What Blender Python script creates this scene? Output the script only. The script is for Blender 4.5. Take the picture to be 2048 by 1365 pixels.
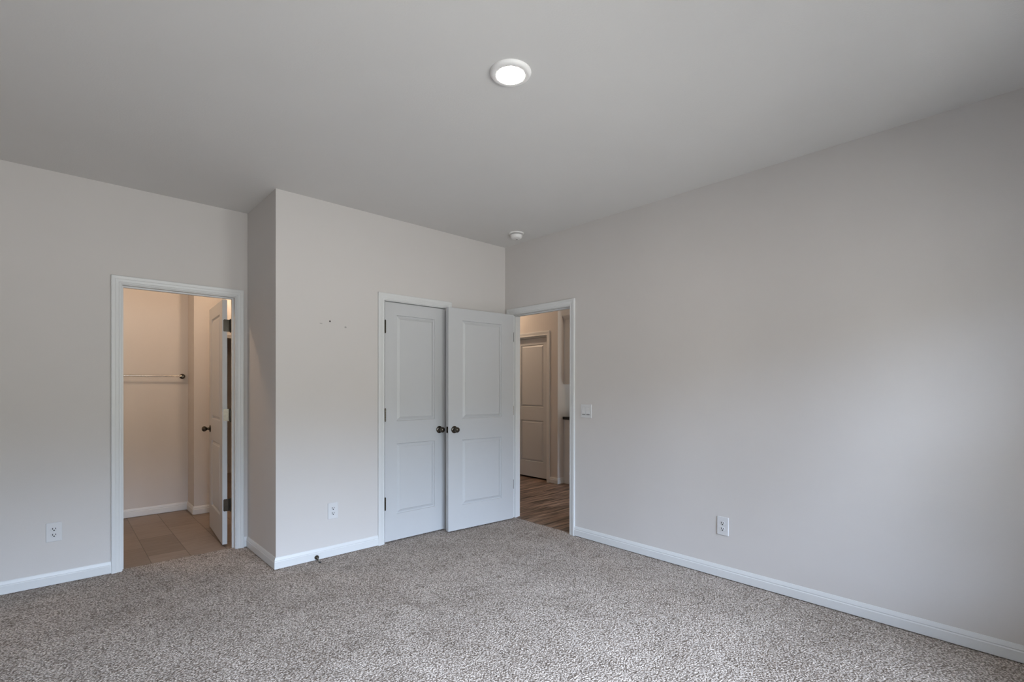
import bpy, bmesh, math, random
from mathutils import Vector, Matrix

# ------------------------------------------------------------------ scene, camera, sky, light
scene = bpy.context.scene
for o in list(bpy.data.objects):
    bpy.data.objects.remove(o)
col = scene.collection

CAM = Vector((-3.382, -3.7537, 1.3091))
YAW, PITCH, ROLL, FPX = 0.7462, -0.0022, 0.0011, 988.09
cam_data = bpy.data.cameras.new('camera')
cam_data.sensor_width = 36.0
cam_data.lens = FPX / 2048 * 36.0
cam_data.shift_x = 0.00066
cam_data.shift_y = 0.04685
cam_data.clip_start = 0.02
cam = bpy.data.objects.new('camera', cam_data)
col.objects.link(cam)
fwd = Vector((math.sin(YAW) * math.cos(PITCH), math.cos(YAW) * math.cos(PITCH), math.sin(PITCH)))
rgt = Vector((math.cos(YAW), -math.sin(YAW), 0))
upv = rgt.cross(fwd)
r2 = rgt * math.cos(ROLL) + upv * math.sin(ROLL)
u2 = upv * math.cos(ROLL) - rgt * math.sin(ROLL)
M = Matrix((r2, u2, -fwd)).transposed().to_4x4()
M.translation = CAM
cam.matrix_world = M
scene.camera = cam

scene.view_settings.view_transform = 'Standard'
scene.view_settings.look = 'None'
scene.view_settings.exposure = -0.10
scene.view_settings.gamma = 1.0
scene.view_settings.use_curve_mapping = False
scene.cycles.max_bounces = 10
scene.cycles.diffuse_bounces = 7
scene.cycles.sample_clamp_indirect = 8.0

# sky above, lawn-coloured bounce below the horizon
SKY, LAWN, TREES = 46.0, 15.0, 8.5
world = bpy.data.worlds.new('sky')
scene.world = world
world.use_nodes = True
wn, wl = world.node_tree.nodes, world.node_tree.links
wn.clear()
tc = wn.new('ShaderNodeTexCoord')
sp = wn.new('ShaderNodeSeparateXYZ')
rp = wn.new('ShaderNodeValToRGB')
mr = wn.new('ShaderNodeMapRange')
mr.inputs['From Min'].default_value = -1.0
bg = wn.new('ShaderNodeBackground')
wo = wn.new('ShaderNodeOutputWorld')
cr = rp.color_ramp
def stop(pos, c, k, e=None):
    e = e or cr.elements.new(pos)
    e.position = pos
    e.color = (c[0] * k, c[1] * k, c[2] * k, 1)
stop(0.485, (0.88, 0.90, 0.88), LAWN, cr.elements[0])       # ground
stop(0.500, (0.80, 0.86, 0.78), TREES)                      # tree line
stop(0.570, (0.80, 0.86, 0.80), TREES)
stop(0.610, (0.62, 0.77, 1.0), SKY)
stop(0.780, (0.68, 0.80, 1.0), SKY * 1.75, cr.elements[-1])        # open sky
wl.new(tc.outputs['Generated'], sp.inputs[0])
wl.new(sp.outputs['Z'], mr.inputs['Value'])
wl.new(mr.outputs[0], rp.inputs[0])
wl.new(rp.outputs[0], bg.inputs[0])
wl.new(bg.outputs[0], wo.inputs[0])

# room dimensions
H = 2.74                    # ceiling height
D = 0.707                   # face of the wall with the bathroom door
WJ = -2.2155                # side face of the closet that juts into the room
WEST, SOUTH = -4.30, -4.75
BATH_BACK = 2.53
WINDOWS = [(-3.72, -2.95), (-2.62, -1.85), (-1.48, -0.75)]
WZ0, WZ1 = 0.55, 2.10

def lamp(name, kind, loc, power, color, radius=0.06, rot=None, size=None):
    d = bpy.data.lights.new(name, kind)
    d.energy = power
    d.color = color
    if kind == 'AREA':
        d.shape = 'RECTANGLE'
        d.size, d.size_y = size
    else:
        d.shadow_soft_size = radius
    o = bpy.data.objects.new(name, d)
    col.objects.link(o)
    o.location = loc
    if rot:
        o.rotation_euler = rot
    return o

for wx0, wx1 in WINDOWS:    # portals guide daylight in through the windows
    p = lamp('window_daylight', 'AREA', ((wx0 + wx1) / 2, SOUTH - 0.17, (WZ0 + WZ1) / 2), 10, (1, 1, 1),
             rot=(math.radians(90), 0, 0), size=(wx1 - wx0, WZ1 - WZ0))
    p.data.cycles.is_portal = True
p = lamp('kitchen_window_daylight', 'AREA', (2.35, -2.62, 0.9), 10, (1, 1, 1), rot=(math.radians(90), 0, 0), size=(0.7, 1.2))
p.data.cycles.is_portal = True
WARM = (1.0, 0.71, 0.48)
lamp('bathroom_lamp', 'POINT', (-2.08, 1.22, 2.66), 18, WARM, 0.05)
lamp('bathroom_lamp', 'POINT', (-3.40, 1.32, 2.66), 21, WARM, 0.05)
lamp('bathroom_lamp', 'POINT', (-1.50, 4.25, 2.62), 7, WARM, 0.05)  # added unseen fill that brightens the corridor past the bathroom
lamp('hall_lamp', 'POINT', (1.02, 2.05, 2.68), 31, WARM, 0.06)
lamp('kitchen_lamp', 'POINT', (1.60, -0.55, 2.66), 13, (1.0, 0.78, 0.58), 0.08)
LED = 205.0

# ------------------------------------------------------------------ materials
def new_mat(name):
    m = bpy.data.materials.new(name)
    m.use_nodes = True
    n, l = m.node_tree.nodes, m.node_tree.links
    return m, n, l, n['Principled BSDF']

def plain(name, c, rough=0.5, metal=0.0, spec=0.5, noise=0.03, nscale=30.0, bump=0.0, bscale=200.0, bdist=0.001):
    m, n, l, b = new_mat(name)
    b.inputs['Roughness'].default_value = rough
    b.inputs['Metallic'].default_value = metal
    b.inputs['Specular IOR Level'].default_value = spec
    t = n.new('ShaderNodeTexCoord')
    nz = n.new('ShaderNodeTexNoise')
    nz.inputs['Scale'].default_value = nscale
    nz.inputs['Detail'].default_value = 3
    r = n.new('ShaderNodeValToRGB')
    r.color_ramp.elements[0].position = 0.3
    r.color_ramp.elements[1].position = 0.7
    r.color_ramp.elements[0].color = (c[0] * (1 - noise), c[1] * (1 - noise), c[2] * (1 - noise), 1)
    r.color_ramp.elements[1].color = (min(1, c[0] * (1 + noise)), min(1, c[1] * (1 + noise)), min(1, c[2] * (1 + noise)), 1)
    l.new(t.outputs['Object'], nz.inputs['Vector'])
    l.new(nz.outputs['Fac'], r.inputs[0])
    l.new(r.outputs[0], b.inputs['Base Color'])
    if bump:
        n2 = n.new('ShaderNodeTexNoise')
        n2.inputs['Scale'].default_value = bscale
        n2.inputs['Detail'].default_value = 2
        bp = n.new('ShaderNodeBump')
        bp.inputs['Strength'].default_value = bump
        bp.inputs['Distance'].default_value = bdist
        l.new(t.outputs['Object'], n2.inputs['Vector'])
        l.new(n2.outputs['Fac'], bp.inputs['Height'])
        l.new(bp.outputs[0], b.inputs['Normal'])
    return m

WALLC = (0.60, 0.575, 0.555)
M_wall = plain('wall_paint', WALLC, 0.65, spec=0.3, noise=0.008, nscale=3, bump=0.12, bscale=160, bdist=0.002)
M_ceil = plain('ceiling_paint', (0.66, 0.65, 0.635), 0.8, spec=0.2, noise=0.008, nscale=3, bump=0.2, bscale=120, bdist=0.003)
M_trim = plain('white_trim_paint', (0.66, 0.67, 0.67), 0.38, noise=0.006, nscale=8, bump=0.03, bscale=90)
M_door = plain('white_door_paint', (0.54, 0.55, 0.56), 0.42, noise=0.006, nscale=8, bump=0.05, bscale=140)
M_plate = plain('white_plastic', (0.80, 0.79, 0.78), 0.35, noise=0.004)
M_cover = plain('outlet_plastic', (0.64, 0.64, 0.645), 0.35, noise=0.004)
M_slot = plain('dark_slot', (0.012, 0.012, 0.012), 0.7)
M_gap = plain('seam_grey', (0.22, 0.22, 0.22), 0.6)
M_bronze = plain('oil_rubbed_bronze', (0.10, 0.088, 0.072), 0.20, metal=0.9, noise=0.15, nscale=60)
M_nickel = plain('brushed_nickel', (0.55, 0.52, 0.48), 0.25, metal=1.0, noise=0.05, nscale=80)
M_rubber = plain('dark_rubber', (0.02, 0.02, 0.022), 0.6)
M_cab = plain('white_cabinet_paint', (0.70, 0.69, 0.67), 0.4, noise=0.008, nscale=8)
M_stone = plain('black_countertop', (0.015, 0.014, 0.013), 0.2, noise=0.4, nscale=150)
M_vinyl = plain('white_window_vinyl', (0.80, 0.80, 0.80), 0.4)

# wall with the small wear marks over the outlet: one screw hole, two scuffs
def marked_wall():
    m = M_wall.copy()
    m.name = 'wall_paint_marked'
    n, l = m.node_tree.nodes, m.node_tree.links
    b = n['Principled BSDF']
    src = b.inputs['Base Color'].links[0].from_socket
    t = n.new('ShaderNodeTexCoord')
    cur = src
    for (x, z, a, c, s) in ((-1.82, 1.822, (1, 1), 0.0072, (0.03, 0.025, 0.022)),
                            (-1.889, 1.80, (0.5, 1.6), 0.006, (0.40, 0.385, 0.37)),
                            (-1.695, 1.786, (0.8, 1.0), 0.0075, (0.34, 0.33, 0.32))):
        mp = n.new('ShaderNodeMapping')
        mp.vector_type = 'POINT'
        mp.inputs['Location'].default_value = (-x * a[0], 0, -z * a[1])
        mp.inputs['Scale'].default_value = (a[0], 0, a[1])
        ln = n.new('ShaderNodeVectorMath')
        ln.operation = 'LENGTH'
        mr_ = n.new('ShaderNodeMapRange')
        mr_.inputs['From Min'].default_value = c * 0.6
        mr_.inputs['From Max'].default_value = c * 1.2
        mr_.inputs['To Min'].default_value = 1
        mr_.inputs['To Max'].default_value = 0
        mx = n.new('ShaderNodeMix')
        mx.data_type = 'RGBA'
        mx.inputs['B'].default_value = (*s, 1)
        l.new(t.outputs['Object'], mp.inputs[0])
        l.new(mp.outputs[0], ln.inputs[0])
        l.new(ln.outputs['Value'], mr_.inputs['Value'])
        l.new(mr_.outputs[0], mx.inputs['Factor'])
        l.new(cur, mx.inputs['A'])
        cur = mx.outputs['Result']
    l.new(cur, b.inputs['Base Color'])
    return m
M_wall_marked = marked_wall()

def carpet():
    m, n, l, b = new_mat('beige_cut_pile_carpet')
    b.inputs['Roughness'].default_value = 1.0
    b.inputs['Specular IOR Level'].default_value = 0.05
    t = n.new('ShaderNodeTexCoord')
    def noise(scale, detail=2, rough=0.5, dist=0.0):
        q = n.new('ShaderNodeTexNoise')
        q.inputs['Scale'].default_value = scale
        q.inputs['Detail'].default_value = detail
        q.inputs['Roughness'].default_value = rough
        q.inputs['Distortion'].default_value = dist
        l.new(t.outputs['Object'], q.inputs['Vector'])
        return q.outputs['Fac']
    def ramp(fac, p0, c0, p1, c1):
        q = n.new('ShaderNodeValToRGB')
        q.color_ramp.elements[0].position, q.color_ramp.elements[0].color = p0, (*c0, 1)
        q.color_ramp.elements[1].position, q.color_ramp.elements[1].color = p1, (*c1, 1)
        l.new(fac, q.inputs[0])
        return q.outputs[0]
    def mix(a, bb, fac, mode='MULTIPLY'):
        q = n.new('ShaderNodeMix')
        q.data_type = 'RGBA'
        q.blend_type = mode
        q.inputs['Factor'].default_value = fac
        l.new(a, q.inputs['A'])
        l.new(bb, q.inputs['B'])
        return q.outputs['Result']
    v = n.new('ShaderNodeTexVoronoi')
    v.inputs['Scale'].default_value = 105
    v.inputs['Randomness'].default_value = 1.0
    # tufts lean and stretch: distort the coordinates a little
    nz = n.new('ShaderNodeTexNoise')
    nz.inputs['Scale'].default_value = 45
    l.new(t.outputs['Object'], nz.inputs['Vector'])
    vm = n.new('ShaderNodeVectorMath')
    vm.operation = 'SCALE'
    vm.inputs['Scale'].default_value = 0.016
    l.new(nz.outputs['Color'], vm.inputs[0])
    va = n.new('ShaderNodeVectorMath')
    l.new(t.outputs['Object'], va.inputs[0])
    l.new(vm.outputs[0], va.inputs[1])
    l.new(va.outputs[0], v.inputs['Vector'])
    heather = ramp(noise(120, 3, 0.7), 0.36, (0.36, 0.312, 0.274), 0.60, (1.0, 0.91, 0.83))
    tuft = ramp(v.outputs['Distance'], 0.15, (1.0, 1.0, 1.0), 0.72, (0.36, 0.34, 0.32))
    nap_shade = ramp(noise(2.6, 4, 0.62, 0.6), 0.36, (0.84, 0.83, 0.82), 0.60, (1.0, 1.0, 1.0))  # shading of pile lying in different directions, put into the colour
    nap_shade2 = ramp(noise(11.0, 4, 0.65, 0.8), 0.30, (0.72, 0.71, 0.70), 0.46, (1.0, 1.0, 1.0))  # finer mottle of the same nap shading, also in the colour
    c = mix(heather, tuft, 1.0)
    c = mix(c, nap_shade, 1.0)
    c = mix(c, nap_shade2, 1.0)
    l.new(c, b.inputs['Base Color'])
    inv = n.new('ShaderNodeMath')
    inv.operation = 'SUBTRACT'
    inv.inputs[0].default_value = 1.0
    l.new(v.outputs['Distance'], inv.inputs[1])
    ad = n.new('ShaderNodeMath')
    ad.operation = 'ADD'
    l.new(inv.outputs[0], ad.inputs[0])
    l.new(noise(120, 2, 0.6), ad.inputs[1])
    bp = n.new('ShaderNodeBump')
    bp.inputs['Strength'].default_value = 0.9
    bp.inputs['Distance'].default_value = 0.008
    l.new(ad.outputs[0], bp.inputs['Height'])
    l.new(bp.outputs[0], b.inputs['Normal'])
    return m
M_carpet = carpet()

def tile():
    m, n, l, b = new_mat('brown_plank_tile')
    b.inputs['Roughness'].default_value = 0.5
    t = n.new('ShaderNodeTexCoord')
    s = n.new('ShaderNodeSeparateXYZ')
    cmb = n.new('ShaderNodeCombineXYZ')
    a1 = n.new('ShaderNodeMath'); a1.inputs[1].default_value = 10.0 - 0.16
    a2 = n.new('ShaderNodeMath'); a2.inputs[1].default_value = 10.10
    l.new(t.outputs['Object'], s.inputs[0])
    l.new(s.outputs['Y'], a1.inputs[0]); l.new(s.outputs['X'], a2.inputs[0])
    l.new(a1.outputs[0], cmb.inputs[0]); l.new(a2.outputs[0], cmb.inputs[1])
    br = n.new('ShaderNodeTexBrick')
    br.offset = 0.5
    br.inputs['Scale'].default_value = 1.0
    br.inputs['Brick Width'].default_value = 0.57
    br.inputs['Row Height'].default_value = 0.25
    br.inputs['Mortar Size'].default_value = 0.0025
    br.inputs['Mortar Smooth'].default_value = 0.2
    br.inputs['Color1'].default_value = (0.22, 0.175, 0.14, 1)
    br.inputs['Color2'].default_value = (0.31, 0.25, 0.205, 1)
    br.inputs['Mortar'].default_value = (0.12, 0.095, 0.075, 1)
    l.new(cmb.outputs[0], br.inputs['Vector'])
    mp = n.new('ShaderNodeMapping')
    mp.inputs['Scale'].default_value = (3, 28, 10)
    nz = n.new('ShaderNodeTexNoise')
    nz.inputs['Scale'].default_value = 1.6
    nz.inputs['Detail'].default_value = 5
    l.new(t.outputs['Object'], mp.inputs[0]); l.new(mp.outputs[0], nz.inputs['Vector'])
    r = n.new('ShaderNodeValToRGB')
    r.color_ramp.elements[0].color = (0.80, 0.78, 0.76, 1)
    r.color_ramp.elements[0].position = 0.35
    r.color_ramp.elements[1].position = 0.65
    mx = n.new('ShaderNodeMix'); mx.data_type = 'RGBA'; mx.blend_type = 'MULTIPLY'; mx.inputs['Factor'].default_value = 0.8
    l.new(nz.outputs['Fac'], r.inputs[0]); l.new(br.outputs['Color'], mx.inputs['A']); l.new(r.outputs[0], mx.inputs['B'])
    l.new(mx.outputs['Result'], b.inputs['Base Color'])
    bp = n.new('ShaderNodeBump'); bp.inputs['Strength'].default_value = 0.3; bp.inputs['Distance'].default_value = 0.002
    bp.invert = True
    l.new(br.outputs['Fac'], bp.inputs['Height']); l.new(bp.outputs[0], b.inputs['Normal'])
    return m
M_tile = tile()

def wood():
    m, n, l, b = new_mat('dark_wood_planks')
    b.inputs['Roughness'].default_value = 0.5
    t = n.new('ShaderNodeTexCoord')
    br = n.new('ShaderNodeTexBrick')
    br.offset = 0.37
    br.inputs['Scale'].default_value = 1.0
    br.inputs['Brick Width'].default_value = 1.2
    br.inputs['Row Height'].default_value = 0.15
    br.inputs['Mortar Size'].default_value = 0.0015
    br.inputs['Color1'].default_value = (0.12, 0.082, 0.060, 1)
    br.inputs['Color2'].default_value = (0.20, 0.145, 0.110, 1)
    br.inputs['Mortar'].default_value = (0.03, 0.02, 0.015, 1)
    mp0 = n.new('ShaderNodeMapping')
    mp0.inputs['Location'].default_value = (20, 20, 0)
    l.new(t.outputs['Object'], mp0.inputs[0]); l.new(mp0.outputs[0], br.inputs['Vector'])
    mp = n.new('ShaderNodeMapping')
    mp.inputs['Scale'].default_value = (1.4, 22, 1)
    l.new(t.outputs['Object'], mp.inputs[0])
    nz = n.new('ShaderNodeTexNoise')
    nz.inputs['Scale'].default_value = 1.5; nz.inputs['Detail'].default_value = 6; nz.inputs['Distortion'].default_value = 0.8
    l.new(mp.outputs[0], nz.inputs['Vector'])
    r = n.new('ShaderNodeValToRGB')
    r.color_ramp.elements[0].position = 0.36
    r.color_ramp.elements[0].color = (0.22, 0.19, 0.17, 1)
    r.color_ramp.elements[1].position = 0.64
    r.color_ramp.elements[1].color = (2.1, 2.0, 1.9, 1)
    mx = n.new('ShaderNodeMix'); mx.data_type = 'RGBA'; mx.blend_type = 'MULTIPLY'; mx.inputs['Factor'].default_value = 1.0
    l.new(nz.outputs['Fac'], r.inputs[0]); l.new(br.outputs['Color'], mx.inputs['A']); l.new(r.outputs[0], mx.inputs['B'])
    l.new(mx.outputs['Result'], b.inputs['Base Color'])
    bp = n.new('ShaderNodeBump'); bp.inputs['Strength'].default_value = 0.25; bp.inputs['Distance'].default_value = 0.002
    l.new(nz.outputs['Fac'], bp.inputs['Height']); l.new(bp.outputs[0], b.inputs['Normal'])
    return m
M_wood = wood()

def emission(name, c, s):
    m, n, l, b = new_mat(name)
    b.inputs['Base Color'].default_value = (0.9, 0.9, 0.9, 1)
    b.inputs['Emission Color'].default_value = (*c, 1)
    b.inputs['Emission Strength'].default_value = s
    return m
M_lens = emission('lit_lamp_lens', (1.0, 0.88, 0.76), LED)

def glass():
    m, n, l, b = new_mat('window_glass')
    out = n['Material Output']
    tr = n.new('ShaderNodeBsdfTransparent')
    gl = n.new('ShaderNodeBsdfGlossy'); gl.inputs['Roughness'].default_value = 0.02
    fr = n.new('ShaderNodeFresnel'); fr.inputs['IOR'].default_value = 1.45
    mx = n.new('ShaderNodeMixShader')
    l.new(fr.outputs[0], mx.inputs[0]); l.new(tr.outputs[0], mx.inputs[1]); l.new(gl.outputs[0], mx.inputs[2])
    l.new(mx.outputs[0], out.inputs[0])
    return m
M_glass = glass()

# ------------------------------------------------------------------ mesh helpers
class MB:
    def __init__(self):
        self.v, self.f = [], []
    def quad_strip(self, rings, closed=True, caps=True):
        base = len(self.v)
        k = len(rings[0])
        for r in rings:
            self.v += [tuple(p) for p in r]
        for i in range(len(rings) - 1):
            for j in range(k if closed else k - 1):
                a, b = base + i * k + j, base + i * k + (j + 1) % k
                self.f.append((a, b, b + k, a + k))
        if caps and closed:
            self.f.append(tuple(base + j for j in range(k))[::-1])
            self.f.append(tuple(base + (len(rings) - 1) * k + j for j in range(k)))
        return self
    def box(self, x0, x1, y0, y1, z0, z1):
        return self.quad_strip([[(x0, y0, z), (x1, y0, z), (x1, y1, z), (x0, y1, z)] for z in (z0, z1)])
    def lathe(self, prof, org, axis, seg=32, caps=True):
        ax = Vector(axis).normalized()
        t = Vector((0, 0, 1)) if abs(ax.z) < 0.9 else Vector((1, 0, 0))
        e1 = ax.cross(t).normalized()
        e2 = ax.cross(e1)
        org = Vector(org)
        rings = [[org + ax * h + (e1 * math.cos(2 * math.pi * k / seg) + e2 * math.sin(2 * math.pi * k / seg)) * max(r, 1e-5)
                  for k in range(seg)] for r, h in prof]
        return self.quad_strip(rings, True, caps)
    def plate(self, cx, cz, w, h, y0, y1, rad, bev=0.0, seg=6):
        # rounded rectangle in XZ, from y0 (back) to y1 (front), front edge softened by bev
        def loop(g, y):
            r = max(rad - g, 0.0004)
            pts = []
            for (sx, sz, a0) in ((1, 1, 0), (-1, 1, 90), (-1, -1, 180), (1, -1, 270)):
                for k in range(seg + 1):
                    a = math.radians(a0 + 90 * k / seg)
                    pts.append((cx + sx * (w / 2 - g - r) + r * math.cos(a), y, cz + sz * (h / 2 - g - r) + r * math.sin(a)))
            return pts
        rings = [loop(0, y0)]
        if bev:
            sgn = 1 if y1 > y0 else -1
            rings += [loop(0, y1 - sgn * bev), loop(bev * 0.35, y1 - sgn * bev * 0.35), loop(bev, y1)]
        else:
            rings.append(loop(0, y1))
        return self.quad_strip(rings)
    def build(self, name, mat, parent=None, org=(0, 0, 0), smooth=False, merge=False):
        me = bpy.data.meshes.new(name)
        o = Vector(org)
        me.from_pydata([Vector(p) - o for p in self.v], [], self.f)
        bm = bmesh.new()
        bm.from_mesh(me)
        if merge:
            bmesh.ops.remove_doubles(bm, verts=bm.verts, dist=1e-5)
        bmesh.ops.recalc_face_normals(bm, faces=bm.faces)
        bm.to_mesh(me)
        bm.free()
        me.materials.append(mat)
        if smooth:
            for p in me.polygons:
                p.use_smooth = True
            me.set_sharp_from_angle(angle=math.radians(40))
        ob = bpy.data.objects.new(name, me)
        col.objects.link(ob)
        ob.location = o
        if parent:
            ob.parent = parent
        return ob

def struct(ob, label=None, cat=None):
    ob['kind'] = 'structure'
    if label:
        ob['label'] = label
        ob['category'] = cat
    return ob

def thing(name, label, cat, loc=(0, 0, 0), rz=0.0, group=None):
    o = bpy.data.objects.new(name, None)
    o.empty_display_size = 0.05
    col.objects.link(o)
    o.location = loc
    o.rotation_euler = (0, 0, rz)
    o['label'], o['category'] = label, cat
    if group:
        o['group'] = group
    return o

# ------------------------------------------------------------------ floors and ceilings
def slab(name, mat, rects, z0, z1, label, cat):
    m = MB()
    for r in rects:
        m.box(*r, z0, z1)
    return struct(m.build(name, mat), label, cat)

slab('floor', M_carpet, [(WEST, 0.03, SOUTH, 0.0), (WEST, WJ, 0.0, 0.75)], -0.10, 0.0,
     'beige cut pile carpet covering the bedroom floor', 'floor')
slab('floor_bathroom', M_tile, [(WEST, -0.9, 0.75, 4.8)], -0.112, -0.008,
     'brown plank tile floor beyond the left doorway', 'floor')
slab('floor_hall', M_wood, [(0.03, 4.2, -2.6, 4.6)], -0.11, -0.006,
     'dark brown wood plank floor seen through the right doorway', 'floor')
slab('ceiling', M_ceil, [(WEST, 0.0, SOUTH, 0.0), (WEST, WJ, 0.0, D)], H, H + 0.1,
     'pale grey textured bedroom ceiling', 'ceiling')
slab('ceiling_bathroom', M_ceil, [(WEST, -0.9, 0.822, 4.8)], H, H + 0.1,
     'warm lit ceiling of the room past the left doorway', 'ceiling')
slab('ceiling_hall', M_ceil, [(0.0, 4.2, -2.6, 4.6)], H, H + 0.1,
     'warm lit ceiling of the hall past the right doorway', 'ceiling')

# ------------------------------------------------------------------ walls
JT = 0.02                                                # jamb board thickness
B0, B1 = -3.028, -2.308                                  # bathroom doorway
K0, K1 = -1.355, -0.738                                  # closet doorway
E1, E0 = -0.099, -0.865                                  # entry doorway (y)
P0, P1 = 0.963, 1.690                                    # hall door (y)
ZT = 2.040
T = 0.115
XH = 1.65                                                # hall wall with a door
YK = 0.758                                               # kitchen wall face

def walls(name, boxes, mat=M_wall, label=None):
    m = MB()
    for b in boxes:
        m.box(*b)
    return struct(m.build(name, mat), label, 'wall')

walls('wall_left', [(WEST, B0 - JT, D, D + T, -0.1, H), (B1 + JT, WJ, D, D + T, -0.1, H),
                    (B0 - JT, B1 + JT, D, D + T, ZT + JT, H)], label='grey wall around the bathroom doorway on the left')
walls('wall_closet_side', [(WJ, WJ + T, 0.0, D + T, -0.1, H)], label='narrow shaded side wall of the closet that juts into the room')
walls('wall_back', [(WJ + T, K0 - JT, 0, T, -0.1, H), (K1 + JT, 0.0, 0, T, -0.1, H), (K0 - JT, K1 + JT, 0, T, ZT + JT, H)],
      label='back wall around the closed closet door').data.materials.clear()
bpy.data.objects['wall_back'].data.materials.append(M_wall_marked)
# the closet front reaches the outer corner in one face
bpy.data.objects['wall_closet_side'].data.materials.clear()
bpy.data.objects['wall_closet_side'].data.materials.append(M_wall)
walls('wall_right', [(0, T, SOUTH, E0 - JT, -0.1, H), (0, T, E1 + JT, T, -0.1, H), (0, T, E0 - JT, E1 + JT, ZT + JT, H)],
      label='long plain grey wall along the right side')
ww = [(WEST - T, T, SOUTH - T, SOUTH, -0.1, WZ0), (WEST - T, T, SOUTH - T, SOUTH, WZ1, H)]
xs = [WEST - T] + [x for w in WINDOWS for x in w] + [T]
for k in range(0, len(xs), 2):
    ww.append((xs[k], xs[k + 1], SOUTH - T, SOUTH, WZ0, WZ1))
walls('wall_front', ww, label='window wall behind the camera')
walls('wall_west', [(WEST - T, WEST, SOUTH, 4.9, -0.1, H)], label='plain grey wall at the far left of the room')
# closet interior behind the closed door
walls('wall_closet_back', [(WJ + T, 0.0, D, D + T, -0.1, H)], label='back of the closet interior')
slab('floor_closet', M_carpet, [(WJ + T, 0.0, 0.0, D)], -0.10, 0.0, 'carpet inside the closed closet', 'floor')
slab('ceiling_closet', M_ceil, [(WJ, T, 0.0, D + T)], H, H + 0.1, 'ceiling inside the closed closet', 'ceiling')
# bathroom: back wall, the block that juts in beside the open door, far wall with a dark doorway
JX = -2.325
walls('wall_bathroom_back', [(WEST, JX, BATH_BACK, BATH_BACK + T, -0.1, H)], label='warm lit wall with the towel bar past the left doorway')
walls('wall_bathroom_jog', [(JX, -2.035, 2.22, 4.8, -0.1, H)], label='projecting wall corner beside the open bathroom door')
walls('wall_bathroom_far', [(-2.035, -1.95, 4.6, 4.7, -0.1, H), (-1.13, -0.9, 4.6, 4.7, -0.1, H), (-1.95, -1.13, 4.6, 4.7, 2.05, H)],
      label='far wall glimpsed through the gap by the door hinges')
walls('wall_bathroom_right', [(-1.0, -0.9, 0.822, 4.6, -0.1, H)], label='right wall of the bathroom')
walls('wall_bathroom_dark', [(-2.11, -0.9, 5.6, 5.7, -0.1, H), (-2.2, -2.11, 4.7, 5.7, -0.1, H), (-0.9, -0.8, 4.7, 5.7, -0.1, H),
                             (-2.2, -0.8, 4.7, 5.7, H, H + 0.1), (-2.2, -0.8, 4.8, 5.7, -0.15, -0.008)], label='unlit room past the bathroom')
# hall and kitchen
walls('wall_hall', [(XH, XH + T, YK + T, P0 - JT, -0.1, H), (XH, XH + T, P1 + JT, 4.6, -0.1, H), (XH, XH + T, P0 - JT, P1 + JT, ZT + JT, H)],
      label='hall wall around a white door seen through the right doorway')
walls('wall_kitchen', [(XH, 4.2, YK, YK + T, -0.1, H)], label='kitchen wall behind the white cabinets')
walls('wall_hall_end', [(T, XH, 4.5, 4.6, -0.1, H)], label='far end wall of the hall')
walls('wall_hall_left', [(0, T, T, 4.6, -0.1, H)], label='hall side of the wall past the bedroom corner')
walls('wall_kitchen_right', [(4.1, 4.2, -2.6, YK, -0.1, H)], label='right wall of the kitchen')
walls('wall_kitchen_front', [(T, 2.00, -2.6, -2.5, -0.1, H), (2.70, 4.1, -2.6, -2.5, -0.1, H), (2.00, 2.70, -2.6, -2.5, -0.1, 0.30), (2.00, 2.70, -2.6, -2.5, 1.50, H)], label='near wall of the kitchen')
walls('wall_hall_closet', [(XH + T + 0.9, XH + T + 1.0, YK + T, 2.1, -0.1, H), (XH + T, XH + T + 1.0, 2.1, 2.2, -0.1, H)], label='back of the hall closet')

# ------------------------------------------------------------------ baseboards
BB = [(0, 0.006), (0.0135, 0.006), (0.0135, 0.054), (0.0105, 0.0585), (0.0100, 0.0610), (0.0120, 0.0645), (0.0085, 0.076), (0.0060, 0.083), (0.0045, 0.086), (0, 0.086)]
def baseboard(name, path, label, z=0.0, mat=None):
    m = MB()
    n = len(path)
    nr = []
    for i in range(n - 1):
        d = (Vector(path[i + 1]) - Vector(path[i])).normalized()
        nr.append(Vector((d.y, -d.x)))
    rings = []
    for i in range(n):
        if i == 0:
            k = nr[0]
        elif i == n - 1:
            k = nr[-1]
        else:
            k = (nr[i - 1] + nr[i])
            k = k / (1 + nr[i - 1].dot(nr[i]))
        rings.append([(path[i][0] + k.x * t, path[i][1] + k.y * t, z + h) for t, h in BB])
    m.quad_strip(rings)
    return struct(m.build(name, mat or M_trim), label, 'baseboard')

CW = 0.058                                               # casing width
RV = 0.005                                               # reveal
def outer(a, b):
    return a - RV - CW, b + RV + CW
bo, ko, eo, po = outer(B0, B1), outer(K0, K1), outer(E0, E1), outer(P0, P1)
baseboard('baseboard_left', [(WEST, D), (bo[0], D)], 'white baseboard left of the bathroom doorway')
baseboard('baseboard_closet', [(bo[1], D), (WJ, D), (WJ, 0), (ko[0], 0)], 'white baseboard wrapping the closet corner')
baseboard('baseboard_corner', [(ko[1], 0), (0, 0), (0, eo[1])], 'white baseboard behind the open door')
baseboard('baseboard_right', [(0, eo[0]), (0, SOUTH), (WEST, SOUTH), (WEST, D)], 'long white baseboard along the right wall')
baseboard('baseboard_bathroom', [(WEST, D + T), (WEST, BATH_BACK), (JX, BATH_BACK), (JX, 2.22), (-2.035, 2.22), (-2.035, 4.6)],
          'white baseboard around the tiled room past the left doorway', z=-0.008)
baseboard('baseboard_hall', [(XH, po[0]), (XH, YK), (1.775, YK)], 'white baseboard at the hall wall corner', z=-0.006)

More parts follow.
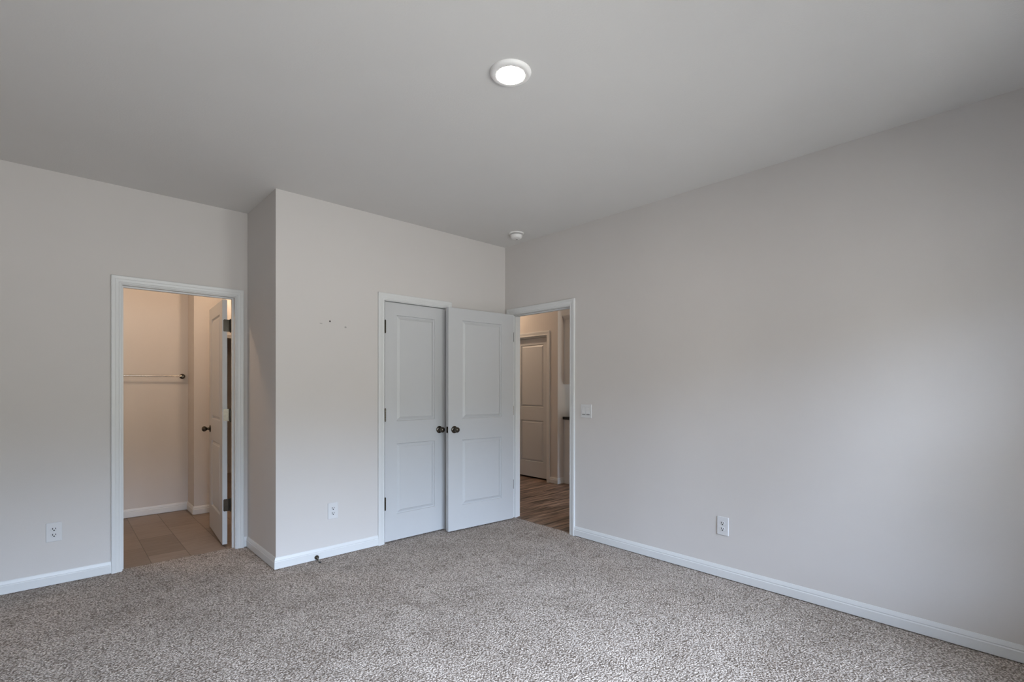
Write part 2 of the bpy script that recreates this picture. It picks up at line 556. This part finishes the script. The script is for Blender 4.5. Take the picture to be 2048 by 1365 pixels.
# ------------------------------------------------------------------ casings and jambs
CP = [(0, 0), (0, 0.0075), (0.004, 0.0095), (0.010, 0.0095), (0.013, 0.0085), (0.016, 0.0105), (0.030, 0.0125), (0.036, 0.0150),
      (0.050, 0.0165), (0.055, 0.0160), (0.058, 0.0130), (0.058, 0)]
def casing_mesh(m, F, u0, u1, zt, z0=0.0):
    a, b, z = u0 - RV, u1 + RV, zt + RV
    rings = [[F(a - p, t, z0) for p, t in CP], [F(a - p, t, z + p) for p, t in CP],
             [F(b + p, t, z + p) for p, t in CP], [F(b + p, t, z0) for p, t in CP]]
    m.quad_strip(rings)
def jamb_mesh(m, F, u0, u1, zt, depth, stop, z0=-0.02):
    # lining boards across the wall thickness and the door stop; n runs from 0 (face) to -depth
    def bx(ua, ub, na, nb, za, zb):
        p = [F(ua, na, za), F(ub, nb, zb)]
        m.box(min(p[0][0], p[1][0]), max(p[0][0], p[1][0]), min(p[0][1], p[1][1]), max(p[0][1], p[1][1]), za, zb)
    bx(u0 - JT, u0, 0, -depth, z0, zt)
    bx(u1, u1 + JT, 0, -depth, z0, zt)
    bx(u0 - JT, u1 + JT, 0, -depth, zt, zt + JT)
    s0, s1 = stop
    bx(u0, u0 + 0.010, s0, s1, z0, zt - 0.010)
    bx(u1 - 0.010, u1, s0, s1, z0, zt - 0.010)
    bx(u0, u1, s0, s1, zt - 0.010, zt)
def doorway(name, F, u0, u1, stop, label, back=False, mat=None, z0=0.0):
    mat = mat or M_trim
    m = MB()
    casing_mesh(m, F, u0, u1, ZT, z0)
    o = struct(m.build(name, mat), label, 'door frame')
    j = MB()
    jamb_mesh(j, F, u0, u1, ZT, T, stop)
    j.build('jamb', mat, o)
    if back:
        m2 = MB()
        casing_mesh(m2, lambda u, n, z: F(u, -T - n, z), u0, u1, ZT, -0.008)
        m2.build('inner_casing', mat, o)
    return o
F_left = lambda u, n, z: (u, D - n, z)
F_back = lambda u, n, z: (u, -n, z)
F_right = lambda u, n, z: (-n, u, z)
F_hall = lambda u, n, z: (XH - n, u, z)
doorway('trim_1', F_left, B0, B1, (-0.045, -0.075), 'white casing around the bathroom doorway on the left', back=True)
doorway('trim_2', F_back, K0, K1, (-0.042, -0.075), 'white casing around the closed closet door')
doorway('trim_3', F_right, E0, E1, (-0.042, -0.075), 'white casing around the open entry doorway', back=True)
doorway('trim_4', F_hall, P0, P1, (-0.035, -0.070), 'white casing around the hall door', z0=-0.006)
mm = MB()
casing_mesh(mm, lambda u, n, z: (u, 4.6 - n, z), -1.95, -1.13, 2.05, -0.008)
struct(mm.build('trim_5', M_trim), 'white casing of a dark doorway glimpsed past the hinges', 'door frame')

# ------------------------------------------------------------------ doors
TH = 0.035
PROF = [(0.0, 0.0), (0.0025, 0.006), (0.0045, 0.0115), (0.0085, 0.0125), (0.0120, 0.0118), (0.0310, 0.0035), (0.0330, 0.0012), (0.0360, 0.0012)]
def door_slab(w, o, stile, z0=0.012, hgt=2.023):
    m = MB()
    g = 0.003
    us = [g, g + stile, g + w - stile, g + w]
    zs = [z0, 0.232, 0.832, 1.025, 1.928, z0 + hgt]
    for y, s in ((o, 1), (o + TH, -1)):
        for i in range(3):
            for k in range(5):
                a, b, c, d = us[i], us[i + 1], zs[k], zs[k + 1]
                if i == 1 and k in (1, 3):
                    rings = []
                    for ins, dep in PROF:
                        rings.append([(a + ins, y + s * dep, c + ins), (b - ins, y + s * dep, c + ins),
                                      (b - ins, y + s * dep, d - ins), (a + ins, y + s * dep, d - ins)])
                    m.quad_strip(rings, True, False)
                    base = len(m.v)
                    m.v += rings[-1]
                    m.f.append((base, base + 1, base + 2, base + 3))
                else:
                    base = len(m.v)
                    m.v += [(a, y, c), (b, y, c), (b, y, d), (a, y, d)]
                    m.f.append((base, base + 1, base + 2, base + 3))
    for k in range(5):
        for u in (us[0], us[3]):
            base = len(m.v)
            m.v += [(u, o, zs[k]), (u, o + TH, zs[k]), (u, o + TH, zs[k + 1]), (u, o, zs[k + 1])]
            m.f.append((base, base + 1, base + 2, base + 3))
    for i in range(3):
        for z in (zs[0], zs[5]):
            base = len(m.v)
            m.v += [(us[i], o, z), (us[i + 1], o, z), (us[i + 1], o + TH, z), (us[i], o + TH, z)]
            m.f.append((base, base + 1, base + 2, base + 3))
    return m
KNOB = [(0.0325, 0.0), (0.0325, 0.004), (0.029, 0.008), (0.015, 0.011), (0.0115, 0.016), (0.0115, 0.026), (0.015, 0.031), (0.020, 0.036),
        (0.0238, 0.042), (0.0252, 0.049), (0.0238, 0.056), (0.019, 0.063), (0.012, 0.068), (0.0, 0.069)]
def knob(parent, u, y, z, s):
    MB().lathe(KNOB, (u, y, z), (0, s, 0), 32).build('door_knob', M_bronze, parent, smooth=True)
def leaf(m, x, y0, y1, z, r=0.008):
    # rounded hinge leaf lying on the door's hinge edge (plane x = const)
    hh = 0.05
    w = y1 - y0
    pts = []
    sgn = [(1, 1, 0), (-1, 1, 90), (-1, -1, 180), (1, -1, 270)]
    for sx, sz, a0 in sgn:
        for k in range(6):
            a = math.radians(a0 + 90 * k / 5)
            pts.append((y0 + w / 2 + sx * (w / 2 - r) + r * math.cos(a), z + sz * (hh - r) + r * math.sin(a)))
    m.quad_strip([[(x, p, q) for p, q in pts], [(x - 0.0022, p, q) for p, q in pts]])
def hinges(parent, o, open_deg, zs=(0.335, 1.081, 1.822), mat=None):
    mat = mat or M_bronze
    for z in zs:
        m = MB()
        for k in range(5):
            m.lathe([(0.0068, -0.05 + 0.02 * k + 0.0006), (0.0068, -0.05 + 0.02 * (k + 1) - 0.0006)], (0, 0, z), (0, 0, 1), 16)
        m.lathe([(0.0052, 0.050), (0.0060, 0.052), (0.0045, 0.056), (0, 0.057)], (0, 0, z), (0, 0, 1), 16)
        m.lathe([(0.0052, -0.050), (0.0060, -0.052), (0.0045, -0.056), (0, -0.057)], (0, 0, z), (0, 0, 1), 16)
        leaf(m, 0.0030, 0.001, o + 0.028, z)
        # the other leaf stays on the jamb: turn it back by the opening angle
        q = MB()
        leaf(q, 0.0012, 0.001, o + 0.028, z)
        a = math.radians(open_deg)
        base = len(m.v)
        m.v += [(x * math.cos(a) - y * math.sin(a), x * math.sin(a) + y * math.cos(a), zz) for x, y, zz in q.v]
        m.f += [tuple(base + i for i in f) for f in q.f]
        m.build('hinge', mat, parent, smooth=True)
def door(name, label, pin, rz, w, o, stile, open_deg, sides=(1, -1), kz=0.93, latch=True, mat=None, hgt=2.023):
    mat = mat or M_door
    d = door_slab(w, o, stile, hgt=hgt).build(name, mat, merge=True)
    d.location = (pin[0], pin[1], 0)
    d.rotation_euler = (0, 0, rz)
    struct(d, label, 'door')
    ku = 0.003 + w - 0.062
    if -1 in sides:
        knob(d, ku, o, kz, -1)
    if 1 in sides:
        knob(d, ku, o + TH, kz, 1)
    if latch:
        m = MB()
        e = 0.003 + w
        m.box(e - 0.001, e + 0.0012, o + 0.005, o + 0.030, kz - 0.0285, kz + 0.0285)
        m.quad_strip([[(e + 0.001, o + 0.011, z), (e + 0.012, o + 0.020, z), (e + 0.012, o + 0.024, z), (e + 0.001, o + 0.024, z)]
                      for z in (kz - 0.008, kz + 0.008)])
        m.build('latch', M_bronze, d)
    hinges(d, o, open_deg)
    return d
R = math.radians
door('door_1', 'closed white two panel closet door on the back wall', (K0 + 0.0015, -0.008), 0.0, 0.608, 0.011, 0.110, 0, sides=(-1,), kz=0.928, hgt=2.016)
door('door_2', 'white two panel entry door standing open against the closet', (-0.020, E1 - 0.0015), R(-183.5), 0.758, 0.021, 0.150, 93.5, kz=0.930)
door('door_3', 'white bathroom door swung open past the left doorway', (B1 - 0.0015, D + T + 0.022), R(86.0), 0.711, 0.023, 0.130, 94.0, kz=0.928)
door('door_4', 'closed white two panel door down the hall', (XH + T + 0.005, P0 + 0.0015), R(90), 0.718, 0.008, 0.130, 0, sides=(1,), kz=0.93, latch=False)
bpy.data.objects['door_4'].location.z = 0.006

# ------------------------------------------------------------------ windows behind the camera
for k, (a, b) in enumerate(WINDOWS):
    m = MB()
    y0, y1 = SOUTH - 0.10, SOUTH - 0.03
    fw = 0.045
    m.box(a, a + fw, y0, y1, WZ0, WZ1).box(b - fw, b, y0, y1, WZ0, WZ1)
    m.box(a + fw, b - fw, y0, y1, WZ0, WZ0 + fw).box(a + fw, b - fw, y0, y1, WZ1 - fw, WZ1)
    zm = (WZ0 + WZ1) / 2
    m.box(a + fw, b - fw, y0 + 0.01, y1 - 0.01, zm - 0.025, zm + 0.025)
    w = struct(m.build('window_%d' % (k + 1), M_vinyl), 'white vinyl sash window behind the camera', 'window')
    g = MB()
    g.box(a + fw, b - fw, y0 + 0.03, y0 + 0.034, WZ0 + fw, zm - 0.025)
    g.box(a + fw, b - fw, y0 + 0.03, y0 + 0.034, zm + 0.025, WZ1 - fw)
    g.build('pane', M_glass, w)
    s = MB()
    s.box(a - 0.03, b + 0.03, SOUTH - 0.028, SOUTH + 0.03, WZ0 - 0.022, WZ0 - 0.001)
    s.build('window_sill', M_trim, w)

m = MB()
a, b, z0_, z1_ = 2.00, 2.70, 0.30, 1.50
m.box(a, a + 0.045, -2.59, -2.53, z0_, z1_).box(b - 0.045, b, -2.59, -2.53, z0_, z1_)
m.box(a + 0.045, b - 0.045, -2.59, -2.53, z0_, z0_ + 0.045).box(a + 0.045, b - 0.045, -2.59, -2.53, z1_ - 0.045, z1_)
w = struct(m.build('window_4', M_vinyl), 'kitchen window out of view beyond the entry doorway', 'window')
MB().box(a + 0.045, b - 0.045, -2.562, -2.558, z0_ + 0.045, z1_ - 0.045).build('pane', M_glass, w)

# ------------------------------------------------------------------ ceiling fixtures
cl = thing('ceiling_light', 'round lit white disc lamp flush on the bedroom ceiling', 'ceiling light', (-1.863, -2.103, H))
MB().lathe([(0.0, 0.0), (0.094, 0.0), (0.094, -0.004), (0.0915, -0.008), (0.087, -0.0125), (0.082, -0.0146), (0.0765, -0.0150), (0.066, -0.0142), (0.0, -0.0142)], (0, 0, 0), (0, 0, 1), 64, caps=False).build('trim_ring', M_plate, cl, smooth=True)
MB().lathe([(0.0, -0.0143), (0.0650, -0.0143), (0.0640, -0.0148), (0.055, -0.0152), (0.03, -0.0155), (0.0, -0.0156)], (0, 0, 0), (0, 0, 1), 64,
           caps=False).build('lens', M_lens, cl, smooth=True)

sd = thing('smoke_detector', 'small white domed detector on the ceiling near the far corner', 'smoke detector', (-0.243, -0.424, H))
MB().lathe([(0.0, 0.0), (0.071, 0.0), (0.071, -0.006), (0.068, -0.010), (0.0, -0.010)], (0, 0, 0), (0, 0, 1), 48, caps=False).build('base_plate', M_plate, sd, smooth=True)
MB().lathe([(0.047, -0.0098), (0.047, -0.0165)], (0, 0, 0), (0, 0, 1), 48).build('vent', M_gap, sd, smooth=True)
MB().lathe([(0.0, -0.016), (0.054, -0.016), (0.0560, -0.020), (0.0545, -0.030), (0.049, -0.043), (0.040, -0.049), (0.030, -0.0505), (0.0, -0.0505)],
           (0, 0, 0), (0, 0, 1), 48, caps=False).build('cover', M_plate, sd, smooth=True)
m = MB()
m.lathe([(0.009, -0.0500), (0.009, -0.0525), (0.0, -0.0528)], (0.016, 0.010, 0), (0, 0, 1), 20)
m.build('test_button', M_gap, sd, smooth=True)

# ------------------------------------------------------------------ outlets and switch (local: X right, -Y out of the wall, Z up)
def outlet(label, loc, rz):
    t = thing('wall_outlet', label, 'outlet', loc, rz, 'white duplex outlets on the bedroom walls')
    MB().plate(0, 0, 0.080, 0.126, 0.0, -0.006, 0.005, 0.003).build('cover_plate', M_cover, t)
    for s in (1, -1):
        z = 0.0195 * s
        q = MB()
        q.plate(0, z, 0.0335, 0.0285, -0.0045, -0.0078, 0.0125, 0.001)
        r = q.build('receptacle', M_cover, t)
        q = MB()
        q.box(-0.0092, -0.0052, -0.0083, -0.0070, z - 0.002, z + 0.0095)
        q.box(0.0055, 0.0092, -0.0083, -0.0070, z - 0.001, z + 0.0085)
        q.lathe([(0.0042, 0.0070), (0.0042, 0.0083)], (0, 0, z - 0.0075), (0, -1, 0), 16)
        q.build('slots', M_slot, r)
    MB().lathe([(0.0032, 0.0058), (0.0030, 0.0072), (0, 0.0075)], (0, 0, 0), (0, -1, 0), 16).build('screw', M_cover, t, smooth=True)
    return t
outlet('white duplex outlet low on the wall left of the bathroom doorway', (-3.385, D, 0.350), 0)
outlet('white duplex outlet low between the jutting corner and closet door', (-1.797, 0.0, 0.354), 0)
outlet('white duplex outlet low on the long right wall', (0.0, -2.246, 0.358), R(-90))

t = thing('light_switch', 'white two rocker switch plate right of the entry doorway', 'light switch', (0.0, -1.053, 1.109), R(-90))
MB().plate(0, 0, 0.117, 0.117, 0.0, -0.006, 0.005, 0.003).build('cover_plate', M_cover, t)
for s in (-1, 1):
    q = MB()
    x0, x1 = s * 0.023 - 0.0165, s * 0.023 + 0.0165
    q.quad_strip([[(x, -0.004, 0.0335), (x, -0.0065, 0.0335), (x, -0.0085, 0.004), (x, -0.0125, -0.0245), (x, -0.0115, -0.0255), (x, -0.004, -0.0265)]
                  for x in (x0, x1)])
    q.build('rocker', M_cover, t)
    q = MB()
    q.box(x0 - 0.0012, x1 + 0.0012, -0.0062, -0.004, -0.0345, 0.0345)
    q.build('rocker_frame', M_gap, t)

# ------------------------------------------------------------------ door stop on the baseboard
t = thing('door_stop', 'small dark door stop screwed to the baseboard below the outlet', 'door stop', (-1.928, -0.0125, 0.026))
t.rotation_euler = (math.radians(20), 0, 0)
MB().lathe([(0.0165, 0.0), (0.0165, 0.006), (0.014, 0.013), (0.009, 0.019), (0.0060, 0.021)], (0, 0, 0), (0, -1, 0), 24).build('base', M_bronze, t, smooth=True)
sp_ = MB()
prof = []
for k in range(0, 81):
    h = 0.017 + 0.05 * k / 80
    prof.append((0.0047 + 0.0007 * math.sin(k * 1.6), h))
sp_.lathe(prof, (0, 0, 0), (0, -1, 0), 16).build('spring', M_bronze, t, smooth=True)
MB().lathe([(0.0065, 0.066), (0.0075, 0.068), (0.0075, 0.077), (0.006, 0.080), (0, 0.0805)], (0, 0, 0), (0, -1, 0), 20).build('rubber_tip', M_rubber, t, smooth=True)

# ------------------------------------------------------------------ towel bar on the bathroom wall
yb = BATH_BACK
t = thing('towel_bar', 'metal towel bar on the warm wall past the left doorway', 'towel bar', (-2.685, yb, 1.428))
MB().lathe([(0.0078, -0.305), (0.0078, 0.305)], (0, -0.068, 0), (1, 0, 0), 20).build('bar', M_nickel, t, smooth=True)
for s in (-1, 1):
    q = MB()
    q.lathe([(0.027, 0.0), (0.027, 0.005), (0.023, 0.010), (0.012, 0.014), (0.0095, 0.02), (0.0095, 0.052), (0.013, 0.056), (0.0165, 0.062),
             (0.0175, 0.068), (0.0165, 0.074), (0.012, 0.081), (0, 0.083)], (s * 0.308, 0, 0), (0, -1, 0), 24)
    q.build('bracket', M_bronze, t, smooth=True)

# ------------------------------------------------------------------ kitchen cabinets past the entry doorway
CX0, CX1 = 1.775, 2.69
yw = YK - 0.001
def panel_door(name, x0, x1, yf, z0, z1, parent):
    q = MB()
    q.box(x0, x1, yf - 0.019, yf, z0, z1)
    f = 0.057
    for (a, b, c, d) in ((x0, x1, z0, z0 + f), (x0, x1, z1 - f, z1), (x0, x0 + f, z0 + f, z1 - f), (x1 - f, x1, z0 + f, z1 - f)):
        q.box(a, b, yf - 0.026, yf - 0.019, c, d)
    d_ = q.build(name, M_cab, parent, org=(x0, yf, z0))
    d_.location = Vector((x0, yf, z0)) - parent.location
    return d_
def cab(name, label, z0, z1, depth, toe=0.0):
    t = thing(name, label, 'cabinet', (CX0, yw, z0))
    q = MB()
    q.box(0, CX1 - CX0, -depth, 0, toe, z1 - z0)
    if toe:
        q.box(0, CX1 - CX0, -depth + 0.075, 0, 0, toe)
    q.build('body', M_cab, t)
    # stile of the face frame standing a little proud at the side's edge
    q = MB()
    q.box(-0.003, 0.0, -0.020, 0.0, toe, z1 - z0)
    q.build('scribe_strip', M_trim, t)
    xm = (CX0 + CX1) / 2
    panel_door('cabinet_door', CX0 + 0.012, xm - 0.002, yw - depth, z0 + toe + 0.012, z1 - 0.012, t)
    panel_door('cabinet_door', xm + 0.002, CX1 - 0.012, yw - depth, z0 + toe + 0.012, z1 - 0.012, t)
    return t
uc = cab('upper_cabinet', 'white wall cabinet with crown moulding seen through the entry doorway', 1.358, 2.250, 0.32)
q = MB()
cp = [(0.0, 0.0), (0.004, 0.004), (0.012, 0.012), (0.030, 0.034), (0.040, 0.040), (0.040, 0.055), (0.0, 0.055)]
zb = 2.250 - 1.358
wX = CX1 - CX0
q.quad_strip([[(-a, 0.0, zb + h) for a, h in cp], [(-a, -0.32 - a, zb + h) for a, h in cp],
              [(wX + a, -0.32 - a, zb + h) for a, h in cp], [(wX + a, 0.0, zb + h) for a, h in cp]])
q.build('crown_moulding', M_cab, uc)
cab('base_cabinet', 'white base cabinet under the black countertop past the entry doorway', -0.006, 0.876, 0.60, toe=0.10)
ct = MB()
ct.box(0, CX1 - CX0 + 0.03, -0.635, 0, 0, 0.036)
c_ = ct.build('countertop', M_stone)
c_.location = (CX0 - 0.025, yw, 0.8765)
c_['label'], c_['category'] = 'black countertop edge on the white base cabinet', 'countertop'
